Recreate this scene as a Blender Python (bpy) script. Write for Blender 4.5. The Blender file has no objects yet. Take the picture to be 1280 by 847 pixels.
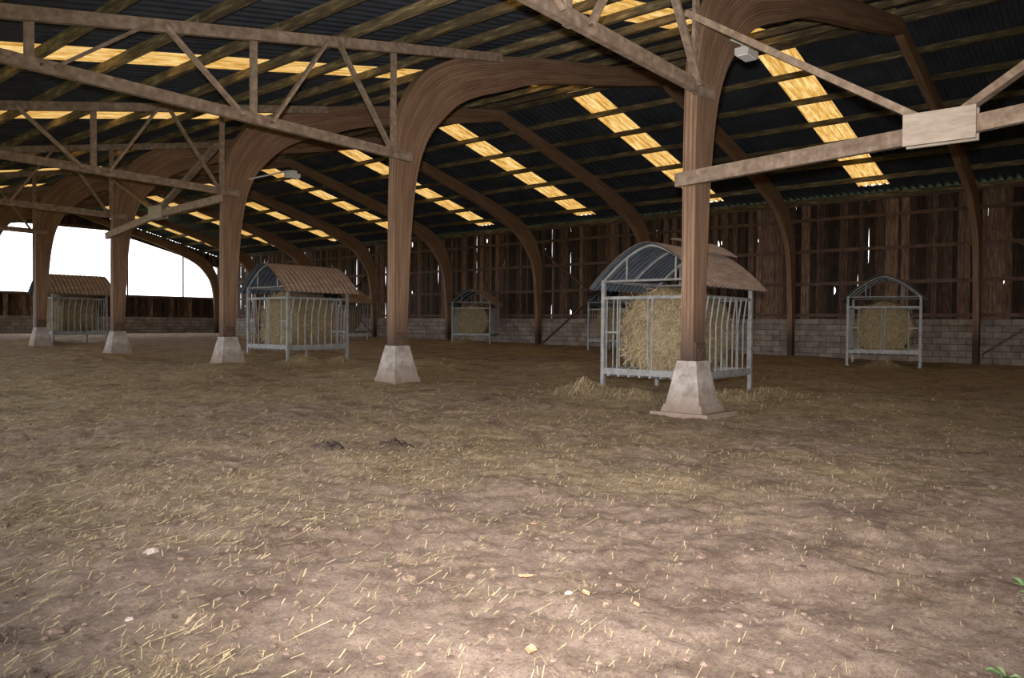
import bpy, math, random
import numpy as np
from mathutils import Vector, Matrix, noise
random.seed(7); rng=np.random.default_rng(7)
S=bpy.context.scene
C=S.collection

# ------------------------------------------------------------------ layout (metres)
PX=9.66            # inner post row
Y0=5.02; BAY=6.03  # frame positions along Y
XR=19.3; ZR=8.48   # ridge
XW=29.15           # far wall inner face
XN=-1.0            # open eave side
YE=Y0+8*BAY        # far gable
YS=Y0-2*BAY        # near gable
def zroof(x): return ZR-0.2*(XR-x) if x<XR else ZR-0.26*(x-XR)

# ------------------------------------------------------------------ mesh builder
class MB:
    def __init__(s): s.v=[];s.f=[];s.m=[];s.c=[];s.uv={}
    def add(s,vs,fs,mi=0,col=None):
        b=len(s.v); s.v+= [tuple(v) for v in vs]
        if col is None: col=random.uniform(.8,1.2)
        s.c+=[col]*len(vs)
        for f in fs: s.f.append(tuple(i+b for i in f)); s.m.append(mi)
    def box(s,c,size,mi=0,col=None,rot=0):
        x,y,z=[k/2 for k in size]; cr,sr=math.cos(rot),math.sin(rot)
        vs=[(c[0]+a*x*cr-b*y*sr,c[1]+a*x*sr+b*y*cr,c[2]+d*z) for a in(-1,1) for b in(-1,1) for d in(-1,1)]
        s.add(vs,[(0,1,3,2),(4,6,7,5),(0,4,5,1),(2,3,7,6),(0,2,6,4),(1,5,7,3)],mi,col)
    def beam(s,p,q,w,h,mi=0,col=None,up=(0,0,1)):
        p=Vector(p);q=Vector(q);d=(q-p).normalized();up=Vector(up)
        if abs(d.dot(up))>.98: up=Vector((1,0,0))
        r=d.cross(up).normalized();u=r.cross(d).normalized()
        vs=[e+r*(a*w/2)+u*(b*h/2) for e in(p,q) for a,b in((-1,-1),(1,-1),(1,1),(-1,1))]
        s.add(vs,[(0,1,2,3),(7,6,5,4),(0,4,5,1),(1,5,6,2),(2,6,7,3),(3,7,4,0)],mi,col)
    def tube(s,pts,r,n=8,mi=0,col=None):
        pts=[Vector(p) for p in pts];rings=[];vs=[]
        for i,p in enumerate(pts):
            d=(pts[min(i+1,len(pts)-1)]-pts[max(i-1,0)]).normalized()
            up=Vector((0,0,1)) if abs(d.z)<.9 else Vector((1,0,0))
            a=d.cross(up).normalized();b=a.cross(d).normalized()
            for k in range(n):
                t=2*math.pi*k/n; vs.append(p+a*math.cos(t)*r+b*math.sin(t)*r)
        fs=[]
        for i in range(len(pts)-1):
            for k in range(n):
                k2=(k+1)%n; fs.append((i*n+k,i*n+k2,(i+1)*n+k2,(i+1)*n+k))
        fs.append(tuple(range(n-1,-1,-1))); fs.append(tuple((len(pts)-1)*n+k for k in range(n)))
        s.add(vs,fs,mi,col)
    def mesh(s,name,mats,smooth=False):
        me=bpy.data.meshes.new(name); me.from_pydata(s.v,[],s.f); me.update()
        for m in mats: me.materials.append(m)
        me.polygons.foreach_set('material_index',s.m)
        a=me.attributes.new('tone','FLOAT','POINT'); a.data.foreach_set('value',np.array(s.c,dtype=np.float32))
        if smooth: me.polygons.foreach_set('use_smooth',[True]*len(s.f))
        return me
    def obj(s,name,mats,parent=None,smooth=False):
        o=bpy.data.objects.new(name,s.mesh(name,mats,smooth)); C.objects.link(o)
        if parent: o.parent=parent
        return o
def empty(name,loc=(0,0,0),rot=0):
    e=bpy.data.objects.new(name,None); e.location=loc; e.rotation_euler=(0,0,rot); e.empty_display_size=.2
    C.objects.link(e); return e

# ------------------------------------------------------------------ materials
class NM:
    def __init__(s,name):
        s.m=bpy.data.materials.new(name); s.m.use_nodes=True; s.t=s.m.node_tree; s.n=s.t.nodes; s.l=s.t.links
        s.p=s.n['Principled BSDF']; s.out=s.n['Material Output']
    def new(s,t,**k):
        n=s.n.new(t)
        for a,b in k.items():
            if a in n.inputs: n.inputs[a].default_value=b
            else: setattr(n,a,b)
        return n
    def coord(s,scale=(1,1,1),which='Object'):
        tc=s.new('ShaderNodeTexCoord'); mp=s.new('ShaderNodeMapping'); mp.inputs['Scale'].default_value=scale
        s.l.new(tc.outputs[which],mp.inputs['Vector']); return mp.outputs['Vector']
    def noise(s,vec,scale,detail=6,rough=.6):
        n=s.new('ShaderNodeTexNoise'); n.inputs['Scale'].default_value=scale; n.inputs['Detail'].default_value=detail; n.inputs['Roughness'].default_value=rough
        s.l.new(vec,n.inputs['Vector']); return n.outputs['Fac']
    def ramp(s,fac,stops):
        r=s.new('ShaderNodeValToRGB'); e=r.color_ramp.elements
        while len(e)<len(stops): e.new(.5)
        for i,(p,c) in enumerate(stops): e[i].position=p; e[i].color=(*c,1)
        s.l.new(fac,r.inputs['Fac']); return r.outputs['Color']
    def mix(s,a,b,fac,mode='MIX'):
        n=s.new('ShaderNodeMix'); n.data_type='RGBA'; n.blend_type=mode
        for sock,v in((n.inputs[0],fac),(n.inputs[6],a),(n.inputs[7],b)):
            if hasattr(v,'node'): s.l.new(v,sock)
            else: sock.default_value=v if not isinstance(v,tuple) else (*v,1)
        return n.outputs[2]
    def tone(s,col,name='tone'):
        a=s.new('ShaderNodeAttribute'); a.attribute_name=name
        v=s.new('ShaderNodeVectorMath'); v.operation='SCALE'
        s.l.new(col,v.inputs[0]); s.l.new(a.outputs['Fac'],v.inputs['Scale']); return v.outputs[0]
    def zgrad(s,z0,z1):
        sep=s.new('ShaderNodeSeparateXYZ'); tc=s.new('ShaderNodeTexCoord'); s.l.new(tc.outputs['Object'],sep.inputs[0])
        mr=s.new('ShaderNodeMapRange'); s.l.new(sep.outputs['Z'],mr.inputs['Value']); mr.inputs['From Min'].default_value=z0; mr.inputs['From Max'].default_value=z1
        return mr.outputs[0]
    def bump(s,h,strength=.4,dist=.02):
        b=s.new('ShaderNodeBump'); b.inputs['Strength'].default_value=strength; b.inputs['Distance'].default_value=dist
        s.l.new(h,b.inputs['Height']); s.l.new(b.outputs[0],s.p.inputs['Normal'])
    def done(s,col,rough=.85,metal=0):
        if hasattr(col,'node'): s.l.new(col,s.p.inputs['Base Color'])
        else: s.p.inputs['Base Color'].default_value=(*col,1)
        s.p.inputs['Roughness'].default_value=rough; s.p.inputs['Metallic'].default_value=metal
        s.p.inputs['Specular IOR Level'].default_value=.25
        return s.m

def wood(name,c1,c2,c3,scale=(3,3,3),rough=.85):
    m=NM(name); v=m.coord(scale); f=m.noise(v,3,8,.65)
    c=m.ramp(f,[(.3,c1),(.52,c2),(.72,c3)])
    m.bump(f,.4,.02); return m.done(m.tone(c),rough)
# laminated arch : UV u=length, v=depth
m=NM('glulam_wood'); uv=m.coord((.25,22,1),'UV'); 
f=m.noise(uv,1.6,5,.7)
w=m.new('ShaderNodeTexWave'); w.wave_type='BANDS'; w.bands_direction='Y'; w.inputs['Scale'].default_value=2.6; w.inputs['Distortion'].default_value=1.2; w.inputs['Detail'].default_value=3
uv2=m.coord((.15,2,1),'UV'); m.l.new(uv2,w.inputs['Vector'])
c=m.ramp(f,[(.3,(.105,.057,.034)),(.5,(.21,.125,.078)),(.72,(.35,.23,.155))])
c=m.mix(c,m.ramp(w.outputs['Fac'],[(.0,(.45,.4,.38)),(.25,(1,1,1)),(1,(1.0,1,1))]),.8,'MULTIPLY')
f2=m.noise(m.coord((.6,3,1),'UV'),1.5,5,.6)
c=m.mix(c,m.ramp(f2,[(.35,(.6,.55,.52)),(.6,(1,1,1))]),.8,'MULTIPLY')
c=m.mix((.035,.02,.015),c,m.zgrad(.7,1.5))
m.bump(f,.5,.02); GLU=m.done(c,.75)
TRUSS=wood('truss_timber',(.12,.08,.055),(.215,.152,.11),(.34,.255,.195),(3,3,3))
PURL=wood('mossy_purlin_timber',(.03,.022,.014),(.088,.065,.034),(.26,.205,.105),(4,.6,4))
WALLW=wood('weathered_wall_boards',(.018,.010,.007),(.058,.034,.023),(.13,.082,.057),(2,6,.7))
RAIL=wood('wall_rail_timber',(.04,.024,.016),(.085,.05,.034),(.13,.083,.058),(2,1,2))
PLATE=wood('plywood_gusset',(.27,.21,.165),(.37,.30,.245),(.46,.385,.325),(3,1,5))
# concrete
m=NM('cast_concrete'); v=m.coord(); f=m.noise(v,5,8,.65); c=m.ramp(f,[(.3,(.13,.105,.09)),(.5,(.27,.235,.21)),(.7,(.40,.365,.34))])
c=m.mix(m.mix(c,(.16,.11,.08),.8),c,m.zgrad(.06,.42)); m.bump(f,.5,.03); CONC=m.done(c,.9)
# block wall
m=NM('concrete_block_masonry'); 
tc=m.new('ShaderNodeTexCoord'); sp=m.new('ShaderNodeSeparateXYZ'); m.l.new(tc.outputs['Object'],sp.inputs[0])
ad=m.new('ShaderNodeMath'); ad.operation='ADD'; m.l.new(sp.outputs['X'],ad.inputs[0]); m.l.new(sp.outputs['Y'],ad.inputs[1])
cb=m.new('ShaderNodeCombineXYZ'); m.l.new(ad.outputs[0],cb.inputs['X']); m.l.new(sp.outputs['Z'],cb.inputs['Y'])
br=m.new('ShaderNodeTexBrick'); m.l.new(cb.outputs[0],br.inputs['Vector'])
br.inputs['Scale'].default_value=1; br.inputs['Brick Width'].default_value=.5; br.inputs['Row Height'].default_value=.21; br.inputs['Mortar Size'].default_value=.012
br.inputs['Color1'].default_value=(.26,.22,.19,1); br.inputs['Color2'].default_value=(.155,.13,.115,1); br.inputs['Mortar'].default_value=(.07,.06,.05,1)
f=m.noise(m.coord(),2.5,8,.7); c=m.mix(br.outputs['Color'],m.ramp(f,[(.35,(.45,.4,.36)),(.6,(1,1,1))]),.8,'MULTIPLY'); m.bump(f,.3,.02); BLOCK=m.done(c,.95)
# roof
m=NM('dark_corrugated_sheet'); f=m.noise(m.coord((1,1,1)),1.2,6,.6); c=m.ramp(f,[(.3,(.018,.023,.032)),(.6,(.034,.041,.053)),(.8,(.062,.067,.074))]); ROOF=m.done(c,.6)
m=NM('amber_translucent_sheet'); f=m.noise(m.coord((.7,5,.7)),2.0,6,.7)
c=m.ramp(f,[(.3,(.13,.053,.008)),(.47,(.28,.14,.026)),(.68,(.45,.31,.115))])
tr=m.new('ShaderNodeBsdfTranslucent'); df=m.new('ShaderNodeBsdfDiffuse'); mx=m.new('ShaderNodeMixShader'); mx.inputs[0].default_value=.15
m.l.new(c,tr.inputs['Color']); m.l.new(c,df.inputs['Color']); m.l.new(tr.outputs[0],mx.inputs[1]); m.l.new(df.outputs[0],mx.inputs[2]); m.l.new(mx.outputs[0],m.out.inputs['Surface']); SKYL=m.m
# metals
m=NM('galvanised_steel'); f=m.noise(m.coord(),9,6,.6); c=m.ramp(f,[(.3,(.13,.13,.13)),(.6,(.25,.25,.245)),(.8,(.24,.185,.15))]); GALV=m.done(c,.55,.2)
m=NM('rusty_steel'); f=m.noise(m.coord(),9,6,.6); c=m.ramp(f,[(.3,(.03,.02,.015)),(.6,(.1,.06,.04))]); RUST=m.done(c,.8,.2)
m=NM('brown_feeder_roofing'); f=m.noise(m.coord((1,6,6)),3,6,.6); c=m.ramp(f,[(.3,(.15,.105,.08)),(.55,(.26,.185,.148)),(.75,(.37,.285,.235))]); BROOF=m.done(c,.7)
m=NM('feeder_roof_underside'); f=m.noise(m.coord(),4,5,.6); c=m.ramp(f,[(.3,(.04,.05,.065)),(.7,(.085,.10,.125))]); UROOF=m.done(c,.6)
m=NM('lamp_housing'); LAMP=m.done((.45,.45,.43),.4)
m=NM('lamp_glass'); LGLASS=m.done((.7,.72,.74),.15)
# hay
m=NM('baled_hay'); v=m.coord((4,12,12)); f=m.noise(v,4,9,.8); c=m.ramp(f,[(.3,(.065,.044,.021)),(.48,(.215,.158,.078)),(.7,(.44,.345,.195))]); m.bump(f,1,.06); HAY=m.done(c,.9)
m=NM('straw_stalks'); f=m.noise(m.coord(),40,2,.5); c=m.ramp(f,[(.3,(.33,.245,.13)),(.7,(.53,.42,.25))]); STRAW=m.done(m.tone(c),.85)
# ground
m=NM('barn_litter_ground'); v=m.coord()
n1=m.noise(v,.45,5,.6); n2=m.noise(v,8,14,.85); n3=m.noise(m.coord((1,1,1)),70,8,.8); n4=m.noise(v,1.8,9,.75)
n5=m.noise(m.coord((1,.12,1)),90,4,.7); n6=m.noise(m.coord((.12,1,1)),90,4,.7)
dirt=m.ramp(n2,[(.30,(.11,.066,.047)),(.45,(.25,.17,.13)),(.57,(.37,.275,.22)),(.72,(.51,.41,.34))])
str_=m.ramp(n3,[(.3,(.16,.11,.058)),(.5,(.34,.255,.145)),(.7,(.54,.43,.265))])
mxf=m.new('ShaderNodeMath'); mxf.operation='MAXIMUM'; m.l.new(n5,mxf.inputs[0]); m.l.new(n6,mxf.inputs[1])
a=m.new('ShaderNodeAttribute'); a.attribute_name='straw'
k=m.new('ShaderNodeMath'); k.operation='MULTIPLY_ADD'; m.l.new(n2,k.inputs[0]); k.inputs[1].default_value=2.2; k.inputs[2].default_value=-1.08
k2=m.new('ShaderNodeMath'); k2.operation='ADD'; k2.use_clamp=True; m.l.new(k.outputs[0],k2.inputs[0]); m.l.new(a.outputs['Fac'],k2.inputs[1])
c=m.mix(dirt,str_,k2.outputs[0])
fib=m.ramp(mxf.outputs[0],[(.58,(0,0,0)),(.66,(1,1,1))]); 
fm=m.new('ShaderNodeMath'); fm.operation='MULTIPLY'; m.l.new(fib,fm.inputs[0]); fm.inputs[1].default_value=.5
c=m.mix(c,(.53,.42,.27),fm.outputs[0])
c=m.mix(c,m.ramp(n1,[(.3,(.78,.75,.73)),(.6,(1.0,1,1))]),.8,'MULTIPLY')
c=m.mix(c,m.ramp(n4,[(.38,(.46,.41,.37)),(.53,(1.0,1,1))]),.85,'MULTIPLY')
c=m.mix(c,m.ramp(n3,[(.36,(.4,.35,.32)),(.5,(1,1,1))]),.8,'MULTIPLY')
ha=m.new('ShaderNodeMath'); ha.operation='MULTIPLY_ADD'; m.l.new(n2,ha.inputs[0]); ha.inputs[1].default_value=.6; m.l.new(n3,ha.inputs[2]); m.bump(ha.outputs[0],1,.04)
GROUND=m.done(c,.95)
m=NM('dung_and_clods'); f=m.noise(m.coord(),20,6,.6); c=m.ramp(f,[(.3,(.08,.05,.036)),(.7,(.23,.16,.12))]); CLOD=m.done(m.tone(c),.95)
m=NM('pale_stone'); f=m.noise(m.coord(),12,5,.6); c=m.ramp(f,[(.3,(.28,.21,.18)),(.7,(.38,.31,.27))]); STONE=m.done(c,.9)
m=NM('dry_orange_leaf'); f=m.noise(m.coord(),30,5,.6); c=m.ramp(f,[(.3,(.38,.14,.07)),(.7,(.48,.22,.13))]); LEAF=m.done(c,.7)
m=NM('green_weed'); f=m.noise(m.coord(),20,5,.6); c=m.ramp(f,[(.3,(.08,.15,.05)),(.7,(.15,.25,.1))]); WEED=m.done(c,.6)
m=NM('outside_grass'); f=m.noise(m.coord(),1,8,.6); c=m.ramp(f,[(.3,(.08,.11,.04)),(.7,(.16,.19,.08))]); GRASS=m.done(c,.95)

# ------------------------------------------------------------------ ground
FEED=[(11.9,6.5,0,1),(11.9,17.6,0,1),(11.2,30.9,0,1),(25.6,6.9,.22,1.08),(27.0,25.4,.5,1),(26.4,17.0,.1,1),(23.6,31.2,.3,1)]
def rise(y): return min(.36,max(0,.014*(y-5)))
PILES=[(10.4,12.6,.13),(9.0,15.6,.12),(7.6,14.5,.1),(13.5,14.0,.15),(15.5,11.5,.12),(12.9,3.9,.1),(16.5,5.6,.1),(8.0,20.5,.14),(9.8,25.5,.12),(18.5,8,.1)]
HEAPS=[(10.5,7.4,.2,.4),(10.65,6.6,.14,.35),(11.4,5.3,.15,.4),(12.5,5.2,.12,.4),(10.6,17.9,.22,.4),(11.2,16.4,.2,.4),(12.3,16.3,.14,.4),(10.0,30.6,.2,.5),(24.3,6.6,.2,.4),(25.7,24.8,.2,.5)]
def gh(x,y):
    p=Vector((x,y,0))
    z=rise(y)+.05*noise.noise(p*.35)+.035*noise.noise(p*1.3+Vector((5,2,1)))+.024*noise.noise(p*4.1)+.014*noise.noise(p*9.5)+.014*noise.noise(p*23)
    for a,b_,h_ in PILES:
        q=(x-a)**2+(y-b_)**2
        if q<6: z+=h_*math.exp(-q/1.1)
    for a,b_,h_,s_ in HEAPS:
        q=(x-a)**2+(y-b_)**2
        if q<2: z+=h_*math.exp(-q/(s_*s_))*(1+.5*noise.noise(p*6))
    return z
def strawd(x,y):
    p=Vector((x,y,3))
    d0=math.hypot(x,y)
    s=.22+.6*noise.noise(p*.3)+.5*noise.noise(p*1.1)+.35*noise.noise(p*3)
    for fx,fy,_,_ in FEED:
        d=math.hypot(x-fx,y-fy); s+=.75*math.exp(-(max(0,d-1.0)/1.2)**2)
    for a,b_,h_ in PILES: s+=h_*5*math.exp(-((x-a)**2+(y-b_)**2)/1.5)
    for a,b_,h_,s_ in HEAPS: s+=math.exp(-((x-a)**2+(y-b_)**2)/(1.6*s_*s_))
    s+= .5*min(1,max(0,(d0-4)/6))-.08
    s+=.7*math.exp(-((x-5.4)**2+(y-3.1)**2)/.05)+.6*math.exp(-((x-6.6)**2+(y-2.1)**2)/.08)
    return min(1,max(0,s))
def axis(a,b,dense0,dense1,fine,coarse):
    out=[a]; 
    while out[-1]<b:
        x=out[-1]; st=fine if dense0<=x<=dense1 else fine+(coarse-fine)*min(1,(min(abs(x-dense0),abs(x-dense1)))/8)
        out.append(min(b,x+st))
    return out
xs=axis(-3,29.3,.8,7,.026,.2); ys=axis(-7.2,YE+.2,-.2,7,.026,.26)
nx,ny=len(xs),len(ys)
V=[];A=[]
for y in ys:
    for x in xs:
        V.append((x,y,gh(x,y))); A.append(strawd(x,y))
F=[(j*nx+i,j*nx+i+1,(j+1)*nx+i+1,(j+1)*nx+i) for j in range(ny-1) for i in range(nx-1)]
me=bpy.data.meshes.new('floor'); me.from_pydata(V,[],F); me.update(); me.materials.append(GROUND)
a=me.attributes.new('straw','FLOAT','POINT'); a.data.foreach_set('value',np.array(A,dtype=np.float32))
me.polygons.foreach_set('use_smooth',[True]*len(F))
fl=bpy.data.objects.new('floor',me); C.objects.link(fl)
b=MB(); b.add([(-150,-150,-.25),(200,-150,-.25),(200,200,-.25),(-150,200,-.25)],[(0,1,2,3)]); b.obj('outside_ground',[GRASS])

# straw litter
b=MB(); cnt=0
F2=Vector((.759,.651)); R2=Vector((.651,-.759))
def strand(x,y,d,L,hi=1.0,up=.01):
    t=random.uniform(0,math.pi); w=random.uniform(.0007,.0015)*(1+d/9)
    dx,dy=math.cos(t)*L,math.sin(t)*L; z1=gh(x-dx,y-dy)+.003; z2=gh(x+dx,y+dy)+.003+random.uniform(0,up)
    px,py=-math.sin(t)*w,math.cos(t)*w
    b.add([(x-dx-px,y-dy-py,z1),(x-dx+px,y-dy+py,z1+.001),(x+dx+px,y+dy+py,z2+.002),(x+dx-px,y+dy-py,z2)],[(0,1,2,3)],0,random.uniform(.35,1.0)*hi)
while cnt<115000:
    d=2.2+ (random.random()**1.2)*20; q=random.uniform(-.8,.8)
    x=F2.x*d+R2.x*q*d; y=F2.y*d+R2.y*q*d
    if x>28.8 or random.random()>strawd(x,y)*.9+.12: continue
    cnt+=1
    L=random.uniform(.007,.032) if random.random()<.88 else random.uniform(.035,.1)
    strand(x,y,d,L*(1+d/35),1.0,.007*(1+d/7))
for a_,b_2,h_,s_ in HEAPS:
    for i in range(1100):
        x=random.gauss(a_,s_*.8); y=random.gauss(b_2,s_*.8); strand(x,y,12,random.uniform(.03,.1),1.05,.06)
b.obj('loose_straw_litter',[STRAW])
# clods
def lump(b,x,y,r,mi=0,col=None,flat=.55):
    z=gh(x,y); vs=[];fs=[]
    n=7; rings=4
    ph=random.random()*6
    for i in range(rings+1):
        th=math.pi*i/rings
        for k in range(n):
            t=2*math.pi*k/n+ph; rr=r*random.uniform(.7,1.25)
            vs.append((x+rr*math.sin(th)*math.cos(t),y+rr*math.sin(th)*math.sin(t),z+r*flat*.1+rr*flat*math.cos(th)))
    for i in range(rings):
        for k in range(n): fs.append((i*n+k,i*n+(k+1)%n,(i+1)*n+(k+1)%n,(i+1)*n+k))
    b.add(vs,fs,mi,col)
b=MB()
for i in range(2800):
    d=2.3+(random.random()**1.2)*14; q=random.uniform(-.75,.75); x=F2.x*d+R2.x*q*d; y=F2.y*d+R2.y*q*d
    lump(b,x,y,random.uniform(.005,.018)*(1 if random.random()<.95 else 2),0,random.uniform(.4,.95))
b.obj('dirt_clods',[CLOD])
for cx,cy in((4.28,5.87),(5.09,5.82)):
    b=MB()
    for i in range(14): lump(b,cx+random.gauss(0,.06),cy+random.gauss(0,.06),random.uniform(.035,.055),0,.25,.8)
    b.obj('dung_pile',[CLOD],smooth=True)
for cx,cy,r in((2.8,2.05,.022),(1.83,3.98,.045),(1.34,3.12,.02)):
    b=MB(); lump(b,cx,cy,r,0); b.obj('stone',[STONE])
def leaf(x,y,s,mat,name):
    b=MB(); t=random.uniform(0,6); vs=[];z=gh(x,y)+.012
    prof=[(-1,0),(-.5,.5),(0,.62),(.5,.4),(1,0)]
    for u,w in prof:
        for sg in(-1,0,1):
            lx,ly=u*s,sg*w*s
            vs.append((x+lx*math.cos(t)-ly*math.sin(t),y+lx*math.sin(t)+ly*math.cos(t),z+(abs(sg)*.25*s)+.2*s*u*u))
    fs=[(i*3+k,i*3+k+1,i*3+k+4,i*3+k+3) for i in range(4) for k in(0,1)]
    b.add(vs,fs); b.obj(name,[mat])
for x,y,s in((2.82,2.32,.034),(2.83,1.98,.03),(2.17,1.76,.036),(2.86,1.74,.024),(3.6,2.9,.018)): leaf(x,y,s,LEAF,'fallen_leaf')
for wx,wy in((4.28,.53),(4.12,.46),(3.25,.45)):
    b=MB()
    for i in range(8):
        t=random.uniform(0,6.28); L=random.uniform(.04,.085); z=gh(wx,wy)
        e=(wx+math.cos(t)*L,wy+math.sin(t)*L); nx_,ny_=-math.sin(t)*L*.22,math.cos(t)*L*.22; mxp=(wx+math.cos(t)*L*.6,wy+math.sin(t)*L*.6)
        b.add([(wx,wy,z),(mxp[0]+nx_,mxp[1]+ny_,z+L*.35),(e[0],e[1],z+L*.25),(mxp[0]-nx_,mxp[1]-ny_,z+L*.3)],[(0,1,2,3)])
    b.obj('weed_tuft',[WEED])

# ------------------------------------------------------------------ portal frames
pairs=[((9.46,.7),(9.76,.7)),((9.46,2),(9.82,2)),((9.46,3.2),(9.9,3.2)),((9.48,4.2),(10.05,4.1)),((9.55,4.85),(10.3,4.7)),((9.78,5.42),(10.68,5.15)),
((10.18,5.93),(11.15,5.55)),((10.85,6.34),(11.75,5.85)),((11.8,6.66),(12.5,6.12)),((13.4,7.05),(13.8,6.58)),((16.6,7.68),(16.8,7.25)),((19.3,8.2),(19.3,7.84))]
def cr(p0,p1,p2,p3,t):
    return tuple(.5*((2*b_)+(-a_+c_)*t+(2*a_-5*b_+4*c_-d_)*t*t+(-a_+3*b_-3*c_+d_)*t**3) for a_,b_,c_,d_ in zip(p0,p1,p2,p3))
def smoothline(P,n=5):
    out=[]
    for i in range(len(P)-1):
        p0=P[max(i-1,0)];p3=P[min(i+2,len(P)-1)]
        for k in range(n): out.append(cr(p0,P[i],P[i+1],p3,k/n))
    out.append(P[-1]); return out
O=smoothline([p[0] for p in pairs]); I=smoothline([p[1] for p in pairs])
def arch(O,I,w,name,mat):
    V=[];F=[];UV=[];L=0;prev=None
    Ls=[]
    for o,i in zip(O,I):
        c=((o[0]+i[0])/2,(o[1]+i[1])/2)
        if prev: L+=math.hypot(c[0]-prev[0],c[1]-prev[1])
        prev=c; Ls.append(L)
        V+=[(o[0],-w/2,o[1]),(o[0],w/2,o[1]),(i[0],w/2,i[1]),(i[0],-w/2,i[1])]
    n=len(O)
    for k in range(n-1):
        a=k*4;b_=a+4
        F.append((a,a+1,b_+1,b_)); UV.append([(Ls[k],0),(Ls[k],.2),(Ls[k+1],.2),(Ls[k+1],0)])
        F.append((a+1,a+2,b_+2,b_+1)); UV.append([(Ls[k],0),(Ls[k],1),(Ls[k+1],1),(Ls[k+1],0)])
        F.append((a+2,a+3,b_+3,b_+2)); UV.append([(Ls[k],.8),(Ls[k],1),(Ls[k+1],1),(Ls[k+1],.8)])
        F.append((a+3,a,b_,b_+3)); UV.append([(Ls[k],1),(Ls[k],0),(Ls[k+1],0),(Ls[k+1],1)])
    F.append((3,2,1,0)); UV.append([(0,0)]*4); e=(n-1)*4; F.append((e,e+1,e+2,e+3)); UV.append([(0,0)]*4)
    me=bpy.data.meshes.new(name); me.from_pydata(V,[],F); me.update(); me.materials.append(mat)
    u=me.uv_layers.new(name='UVMap'); i=0
    for f in UV:
        for c in f: u.data[i].uv=c; i+=1
    return me
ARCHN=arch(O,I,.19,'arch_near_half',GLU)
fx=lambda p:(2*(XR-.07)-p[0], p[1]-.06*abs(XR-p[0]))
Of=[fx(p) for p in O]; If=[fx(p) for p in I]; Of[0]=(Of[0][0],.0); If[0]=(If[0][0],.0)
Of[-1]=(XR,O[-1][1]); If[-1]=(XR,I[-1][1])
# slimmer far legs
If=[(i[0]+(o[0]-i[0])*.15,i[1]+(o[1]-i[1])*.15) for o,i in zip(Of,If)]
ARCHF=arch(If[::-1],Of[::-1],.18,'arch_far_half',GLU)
# footing
def frustum(b,cx,cy,z0,z1,a0,a1,b0=None,b1=None,mi=0,jit=0):
    b0=b0 or a0;b1=b1 or a1
    vs=[(cx+s*a+random.uniform(-jit,jit),cy+t*c+random.uniform(-jit,jit),z) for z,a,c in((z0,a0,b0),(z1,a1,b1)) for s,t in((-1,-1),(1,-1),(1,1),(-1,1))]
    b.add(vs,[(3,2,1,0),(4,5,6,7),(0,1,5,4),(1,2,6,5),(2,3,7,6),(3,0,4,7)],mi)
b=MB(); frustum(b,9.66,0,-.2,.04,.46,.42,jit=.03); frustum(b,9.63,0,.03,.14,.34,.29,.31,.27,jit=.01); frustum(b,9.62,0,.14,.72,.28,.175,.25,.14)
FOOT=b.mesh('concrete_footing',[CONC])
b=MB(); frustum(b,9.63,0,-.3,.14,.36,.30,.33,.27,jit=.01); frustum(b,9.62,0,.14,.72,.29,.17,.26,.14)
FOOT2=b.mesh('concrete_footing_buried',[CONC])
b=MB(); 
for s in(-1,1): b.box((9.62,s*.105,.84),(.28,.015,.26))
b.box((9.61,0,.73),(.34,.24,.02)); 
for s in(-1,1):
    for xx in(9.55,9.69): b.tube([(xx,s*.1,.86),(xx,s*.13,.86)],.015,6)
SHOE=b.mesh('steel_shoe',[RUST])
# lean-to truss
def ztc(x): return zroof(x)-.33
b=MB()
ZL=4.26; yy=-.15
def zl(x): return ZL+(9.7-x)*.02
b.beam((1.2,yy,zl(1.2)),(9.8,yy,zl(9.8)),.09,.16)
b.beam((-.9,yy,ztc(-.9)),(12.3,yy,ztc(12.3)),.09,.17)
b.beam((-.9,yy,4.0),(1.25,yy,zl(1.25)),.09,.15)
for x in(9.42,6.6,3.5): b.beam((x,yy+.06,zl(x)-.07),(x,yy+.06,ztc(x)),.05,.11,up=(1,0,0))
for xb,xt in((9.3,8.1),(6.85,7.9),(6.35,5.15),(3.75,4.95),(3.25,2.2)): b.beam((xb,yy-.06,zl(xb)),(xt,yy-.06,ztc(xt)),.045,.1,up=(0,1,0))
for x in(9.3,6.85,6.35,3.6):
    b.tube([(x,yy-.1,zl(x)),(x,yy+.1,zl(x))],.018,6,1)
TR=b.mesh('lean_to_truss',[TRUSS,RUST])
b=MB(); b.box((-.8,-.15,2.1),(.2,.2,4.3)); EP=b.mesh('eave_post',[TRUSS])
def child(me,par,name,z=0):
    o=bpy.data.objects.new(name,me); C.objects.link(o); o.parent=par; o.location=(0,0,z); return o
for n in range(-1,9):
    y=Y0+n*BAY
    if n==8: y-=.5
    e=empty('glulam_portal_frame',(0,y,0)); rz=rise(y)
    child(ARCHN,e,'arch_near_half'); child(ARCHF,e,'arch_far_half'); child(FOOT if n<1 else FOOT2,e,'concrete_footing',rz*.7); child(SHOE,e,'steel_shoe',rz*.7); child(TR,e,'lean_to_truss',max(-.12,-.05*(n-1))); child(EP,e,'eave_post')

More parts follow.
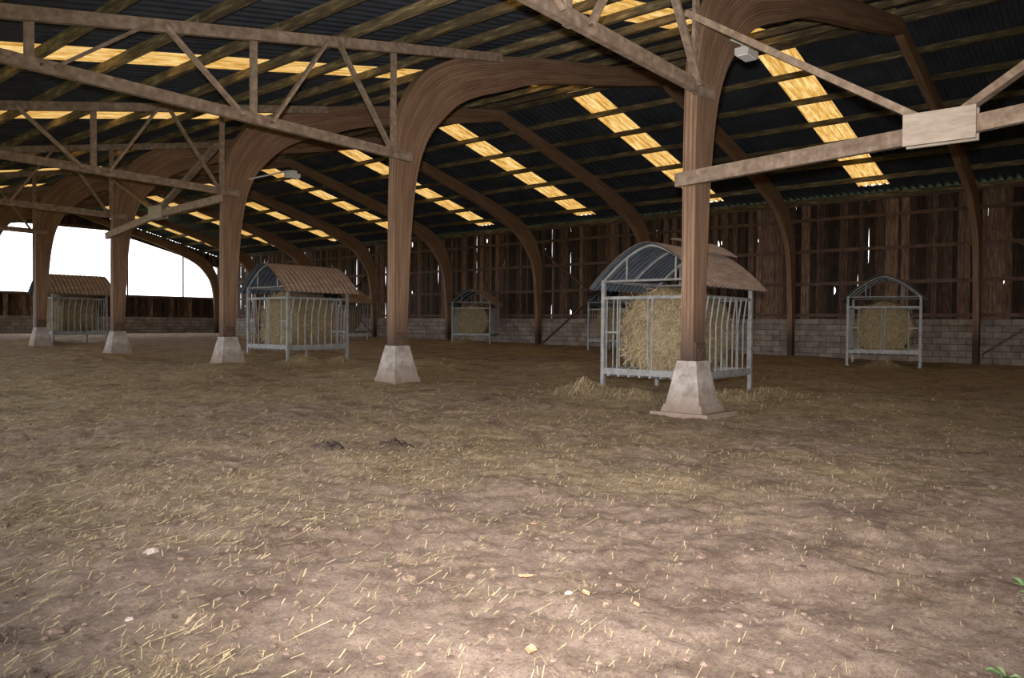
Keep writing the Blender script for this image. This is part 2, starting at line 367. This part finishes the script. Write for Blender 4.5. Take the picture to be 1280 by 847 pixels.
# longitudinal K bracing
def brace(ya,yb,z0,zm,zt):
    b=MB(); x=9.38; ym=(ya+yb)/2
    b.beam((x,yb+.15,z0),(x,ym,zm),.09,.18); b.beam((x,ym,zm),(x,ya-.15,z0+.45),.09,.18)
    b.beam((x-.02,yb,zt),(x-.02,ym+.1,zm+.1),.08,.15,up=(1,0,0)); b.beam((x-.02,ya,zt),(x-.02,ym-.1,zm+.1),.08,.15,up=(1,0,0))
    b.box((x-.08,ym,zm+.04),(.04,.70,.34),1); b.box((x+.08,ym,zm+.04),(.04,.70,.34),1)
    b.obj('knee_bracing_truss',[TRUSS,PLATE])
brace(Y0-BAY,Y0,3.13,3.30,5.3)
brace(Y0+2*BAY,Y0+3*BAY,3.6,3.95,5.3)
brace(Y0+5*BAY,Y0+6*BAY,3.6,3.95,5.3)

# ------------------------------------------------------------------ purlins, ridge
b=MB()
x=-.85
px=[]
while x<XR-.1: px.append(x); x+=1.33
x=XR+.25
while x<XW: px.append(x); x+=1.36
for x in px:
    z=zroof(x)-.15
    y=YS
    while y<YE-.1:
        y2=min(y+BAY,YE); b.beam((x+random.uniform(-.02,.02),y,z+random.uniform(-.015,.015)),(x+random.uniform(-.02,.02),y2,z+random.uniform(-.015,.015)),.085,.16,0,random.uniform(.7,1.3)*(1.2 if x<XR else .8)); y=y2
b.obj('roof_purlins',[PURL])
# ------------------------------------------------------------------ roof sheets
def sheet(b,y0,y1,xa,xb,period=.25,dz=.045,mi=0):
    n=max(1,round((y1-y0)/period)); p=(y1-y0)/n; ys_=[];
    for i in range(n):
        for u,h in((0,0),(.35,0),(.5,dz),(.85,dz)): ys_.append((y0+(i+u)*p,h))
    ys_.append((y1,0))
    vs=[];m_=len(ys_)
    for xx in(xa,xb):
        for yv,h in ys_: vs.append((xx,yv,zroof(xx)+h))
    b.add(vs,[(i,i+1,m_+i+1,m_+i) for i in range(m_-1)],mi)
roof=MB(); sky=MB()
W=.5
for n in range(-2,8):
    ya=Y0+n*BAY; yb=ya+BAY; ym=(ya+yb)/2+.1
    for xa,xb in((XN-.4,XR),(XR,XW+.6)):
        sheet(roof,ya,ym-W,xa,xb); sheet(roof,ym+W,yb,xa,xb)
        if xb==XR: sheet(sky,ym-W,ym+W,xa+1,xb-.25,.19,.04); sheet(roof,ym-W,ym+W,xa,xa+1); sheet(roof,ym-W,ym+W,xb-.25,xb)
        else: sheet(sky,ym-W,ym+W,xa+.25,28.6,.19,.04); sheet(roof,ym-W,ym+W,xa,xa+.25); sheet(roof,ym-W,ym+W,28.6,xb)
roof.obj('ceiling',[ROOF]); sky.obj('skylight_panels',[SKYL])
b=MB(); b.add([(XR-.3,YS,ZR+.03),(XR,YS,ZR+.12),(XR+.3,YS,ZR+.03),(XR-.3,YE,ZR+.03),(XR,YE,ZR+.12),(XR+.3,YE,ZR+.03)],[(0,1,4,3),(1,2,5,4)]); b.obj('ridge_cap',[ROOF])

# ------------------------------------------------------------------ board walls
def boards(b,P,D,N,length,z0f,z1f,gapp=.12,big=.05):
    s=0;i=0
    while s<length:
        w=random.uniform(.13,.27); off=(.0 if i%2 else .03)+random.uniform(0,.008)
        ov=.045
        if random.random()<gapp: ov=.012
        a0=s-ov; a1=s+w
        n=40; za=z0f(s+w/2)-.0; zb=z1f(s+w/2)
        if zb-za>.05:
            bites=[(random.uniform(.05,.95),random.uniform(.015,.05),random.uniform(.045,.07)) for _ in range(random.choice([1,1,2,3]))] if random.random()<big else []
            vs=[]
            for k in range(n+1):
                t=k/n; z=za+(zb-za)*t
                e0=a0+.020*noise.noise(Vector((i*3.1,z*.9,1))); e1=a1+.020*noise.noise(Vector((i*3.1,z*.9,7)))
                for bz,bl,bd in bites:
                    if abs(t-bz)<bl: e1-=bd*random.uniform(.7,1.1)*(1-(abs(t-bz)/bl)**2*.4)
                for e in(e0,e1):
                    for dd in(0,.022): vs.append((P[0]+D[0]*e+N[0]*(off+dd),P[1]+D[1]*e+N[1]*(off+dd),z))
            fs=[]
            for k in range(n):
                o=k*4; fs+= [(o,o+2,o+6,o+4),(o+1,o+5,o+7,o+3),(o,o+4,o+5,o+1),(o+2,o+3,o+7,o+6)]
            b.add(vs,fs,0,random.choice([.3,.55,.9,1.3,2.1])*random.uniform(.8,1.2))
        s+=w; i+=1
b=MB()
LEN=YE-YS
boards(b,(XW,YS),(0,1),(1,0),LEN,lambda s:1.45,lambda s:zroof(XW)-.02,.2,.13)
for z in(1.6,2.75,3.95,5.1,5.7): b.beam((XW-.03,YS,z),(XW-.03,YE,z),.05,.12,1)
for n in range(-2,8):
    ya=Y0+n*BAY; yb=ya+BAY
    if n in(-1,2,5):
        for a_,c_ in((ya+.1,ya+2.9),(yb-.1,ya+3.1)):
            b.beam((XW-.08,a_,.3),(XW-.08,c_,2.4),.05,.12,1,up=(1,0,0)); b.beam((XW-.08,a_,4.6),(XW-.08,c_,2.6),.05,.12,1,up=(1,0,0))
b.obj('wall_back_boards',[WALLW,RAIL])
b=MB(); b.box((XW+.1,(YS+YE)/2,.65),(.2,LEN,1.65)); b.obj('wall_back_blockwork',[BLOCK])
# far gable
b=MB()
GW=XW-XN
ZO=2.85
boards(b,(XN,YE),(1,0),(0,1),GW,lambda s:1.45,lambda s:ZO+.02,.1,.05)
top=lambda s:min(7.15,zroof(XN+s)-.75)
boards(b,(XN,YE),(1,0),(0,1),GW,top,lambda s:zroof(XN+s)-.0,.0,.0)
b.beam((XN,YE-.05,ZO),(XW,YE-.05,ZO),.12,.14,1)
for x in(13.5,17.2,22.8,26.6): b.beam((x,YE-.04,ZO),(x,YE-.04,top(x-XN)+.1),.07,.09,1)
for a_,c_ in((16.4,21.5),(21.5,XW),(16.4,XN)): b.beam((a_,YE-.05,top(a_-XN)),(c_,YE-.05,top(c_-XN)),.12,.2,1)
b.obj('wall_gable_boards',[WALLW,RAIL])
b=MB(); b.box(((XN+XW)/2,YE+.1,.65),(GW,.2,1.65)); b.obj('wall_gable_blockwork',[BLOCK])
b=MB(); boards(b,(XN,YS),(1,0),(0,-1),GW,lambda s:1.45,lambda s:zroof(XN+s),.05,.0); b.obj('wall_right_boards',[WALLW])
b=MB(); b.box(((XN+XW)/2,YS-.1,.65),(GW,.2,1.65)); b.obj('wall_right_blockwork',[BLOCK])

# ------------------------------------------------------------------ feeders
h=.9
fr=MB()
for sx in(-1,1):
    for sy in(-1,1):
        fr.box((sx*h,sy*h,.92),(.06,.06,2.0)); fr.box((sx*h,sy*h,.01),(.12,.12,.02))
for sy in(-1,1):
    for z,hh in((.4,.1),(1.62,.05),(1.9,.05)): fr.beam((-h,sy*h,z),(h,sy*h,z),.05,hh)
for sx in(-1,1):
    for z,hh in((.4,.1),(1.62,.05)): fr.beam((sx*h,-h,z),(sx*h,h,z),.05,hh)
fr.box((0,0,.37),(1.75,1.75,.02))
for k in range(-4,5): fr.beam((-h,k*.2,.34),(h,k*.2,.34),.04,.05)
# bars
for sy in(-1,1):
    for k in range(9):
        x=-h+.1+k*.2; fr.tube([(x,sy*h,.42),(x+.0,sy*h,1.2),(x+.06,sy*(h+.03),1.62)],.014,6)
for k in range(7):
    y=-h+.25+k*.22; fr.tube([(h,y,.42),(h,y,1.62)],.014,6)
for y in(-.62,-.04,.04,.62): fr.tube([(-h,y,.42),(-h,y,1.62)],.014,6)
fr.beam((-h,-.86,1.05),(-h,-.62,1.05),.02,.03); fr.beam((-h,.86,1.05),(-h,.62,1.05),.02,.03)
# rafters : gently bowed pitched profile
def arcpt(t): return (t*h, 1.9+.56*(1-abs(t)**1.6))
def nrm(t):
    if abs(t)<.02: return (0,1)
    s_=-.56*1.6*abs(t)**.6*(1 if t>0 else -1)/h; L_=math.hypot(1,s_); return (-s_/L_,1/L_)
for x in(-h,0,h): fr.tube([(x,)+arcpt(-1+2*k/14) for k in range(15)],.022,8)
for x in(-h,h):
    fr.tube([(x,-h,1.9),(x,h,1.9)],.02,8)
    fr.tube([(x,-.45,1.9),(x,-.45,2.25)],.016,6); fr.tube([(x,.45,1.9),(x,.45,2.25)],.016,6)
fr.tube([(-h,0,2.45),(h,0,2.45)],.018,8)
FRM=fr.mesh('tube_frame',[GALV])
rf=MB()
def vault(b,off,mi,x0,x1,t0=-1.17,t1=1.17,lift=0):
    nu=80;nt=16;vs=[]
    for i in range(nu+1):
        x=x0+(x1-x0)*i/nu; hz=.009*math.sin(i*math.pi/2.5+.3)
        for k in range(nt+1):
            t=t0+(t1-t0)*k/nt; y,z=arcpt(t); ny_,nz_=nrm(t)
            vs.append((x,y+ny_*(off+hz),z+nz_*(off+hz)+lift*(1+t) ))
    b.add(vs,[(i*(nt+1)+k,i*(nt+1)+k+1,(i+1)*(nt+1)+k+1,(i+1)*(nt+1)+k) for i in range(nu) for k in range(nt)],mi,1)
vault(rf,.045,0,-1.08,1.15); vault(rf,.028,1,-1.08,1.15)
RFM=rf.mesh('corrugated_roof',[BROOF,UROOF])
rf2=MB(); vault(rf2,.045,0,-1.08,1.15); vault(rf2,.028,1,-1.08,1.15); vault(rf2,.07,0,-.1,1.25,-.5,.1,.11)
RFM2=rf2.mesh('corrugated_roof_loose_sheet',[BROOF,UROOF])
# bale
def balemesh():
    b=MB(); R_=.74; L=.62; n=96; vs=[];fs=[]
    prof=[(-L,.02),(-L,.25),(-L,.4),(-L,.5),(-L+.01,.64),(-L+.06,R_-.03)]+[(-L+.12+k*(2*L-.24)/12,R_) for k in range(13)]+[(L-.06,R_-.03),(L-.01,.64),(L,.5),(L,.25),(L,0)]
    for x,r in prof:
        for k in range(n):
            t=2*math.pi*k/n; p=Vector((x*3,math.cos(t)*r*3,math.sin(t)*r*3))
            d=.06*noise.noise(p)+.04*noise.noise(p*3)+.025*noise.noise(p*8)
            rr=r*(1+d) ; zz=math.sin(t)*rr
            if zz<-.66: zz=-.66
            vs.append((x+(.06*noise.noise(p*1.5+Vector((3,3,3))))+.03*noise.noise(p*6),math.cos(t)*rr*1.02,zz+.66))
    for i in range(len(prof)-1):
        for k in range(n): fs.append((i*n+k,i*n+(k+1)%n,(i+1)*n+(k+1)%n,(i+1)*n+k))
    b.add(vs,fs,0,1)
    for i in range(5200):
        t=random.uniform(0,6.28); 
        if random.random()<.45:
            x=-L-.02; r=random.uniform(.02,.74); 
            p=Vector((x,math.cos(t)*r,math.sin(t)*r+.66)); nv=Vector((-1,0,0))
        else:
            x=random.uniform(-L,L); p=Vector((x,math.cos(t)*.745,math.sin(t)*.745+.66)); nv=Vector((0,math.cos(t),math.sin(t)))
        if p.z<.05: continue
        tv=Vector((random.gauss(0,1),random.gauss(0,1),random.gauss(0,1)-.5)); tv=(tv-nv*tv.dot(nv)).normalized()
        Ls=random.uniform(.05,.16); q=p+tv*Ls+nv*random.uniform(0,.07)-Vector((0,0,.03)); wv=nv.cross(tv)*.003
        b.add([p-wv,p+wv,q+wv,q-wv],[(0,1,2,3)],1,random.uniform(.3,.95))
    return b.mesh('round_hay_bale',[HAY,STRAW],True)
BALE=balemesh()
for i,(fx_,fy_,r,sc) in enumerate(FEED):
    e=empty('covered_hay_feeder',(fx_,fy_,rise(fy_)),r); e.scale=(sc,sc,sc)
    child(FRM,e,'tube_frame'); child(RFM2 if i==0 else RFM,e,'corrugated_roof'); child(BALE,e,'round_hay_bale',.385)

# ------------------------------------------------------------------ lamps (unlit fittings)
def flood(loc,arm):
    b=MB(); x,y,z=loc
    b.box((x,y,z),(.34,.2,.1),0); b.box((x,y,z-.055),(.3,.16,.02),1); b.box((x+.02,y,z+.08),(.16,.12,.08),0)
    b.tube([arm,(x-.1,y,z+.1)],.02,6,0)
    b.obj('barn_floodlight',[LAMP,LGLASS])
flood((11.25,16.9,4.85),(10.1,17.0,4.6))
flood((10.6,4.75,5.05),(10.45,4.92,5.25))

# ------------------------------------------------------------------ world and light
w=bpy.data.worlds.new('overcast_sky'); S.world=w; w.use_nodes=True
bg=w.node_tree.nodes['Background']; bg.inputs['Color'].default_value=(.93,.95,.98,1); bg.inputs['Strength'].default_value=4.2
L=bpy.data.lights.new('camera_flash','SPOT'); L.energy=5000; L.spot_size=math.radians(92); L.spot_blend=1; L.shadow_soft_size=.05; L.color=(1,.92,.86)
lo=bpy.data.objects.new('camera_flash',L); C.objects.link(lo); lo.location=(-.03,.03,1.42)
lo.rotation_euler=Vector((.80,.60,.06)).to_track_quat('-Z','Y').to_euler()

# ------------------------------------------------------------------ camera
cam=bpy.data.cameras.new('camera'); co=bpy.data.objects.new('camera',cam); C.objects.link(co)
cam.sensor_width=36; cam.lens=976/1280*36; cam.clip_end=500; cam.clip_start=.05
az=math.radians(40.6); p=math.radians(1.12)
f=Vector((math.cos(az)*math.cos(p),math.sin(az)*math.cos(p),-math.sin(p)))
M=f.to_track_quat('-Z','Y').to_matrix().to_4x4()@Matrix.Rotation(math.radians(.45),4,'Z')
co.matrix_world=Matrix.Translation((0,0,1.2))@M
S.camera=co
S.view_settings.view_transform='Standard'; S.view_settings.look='None'; S.view_settings.exposure=0; S.view_settings.gamma=1.13
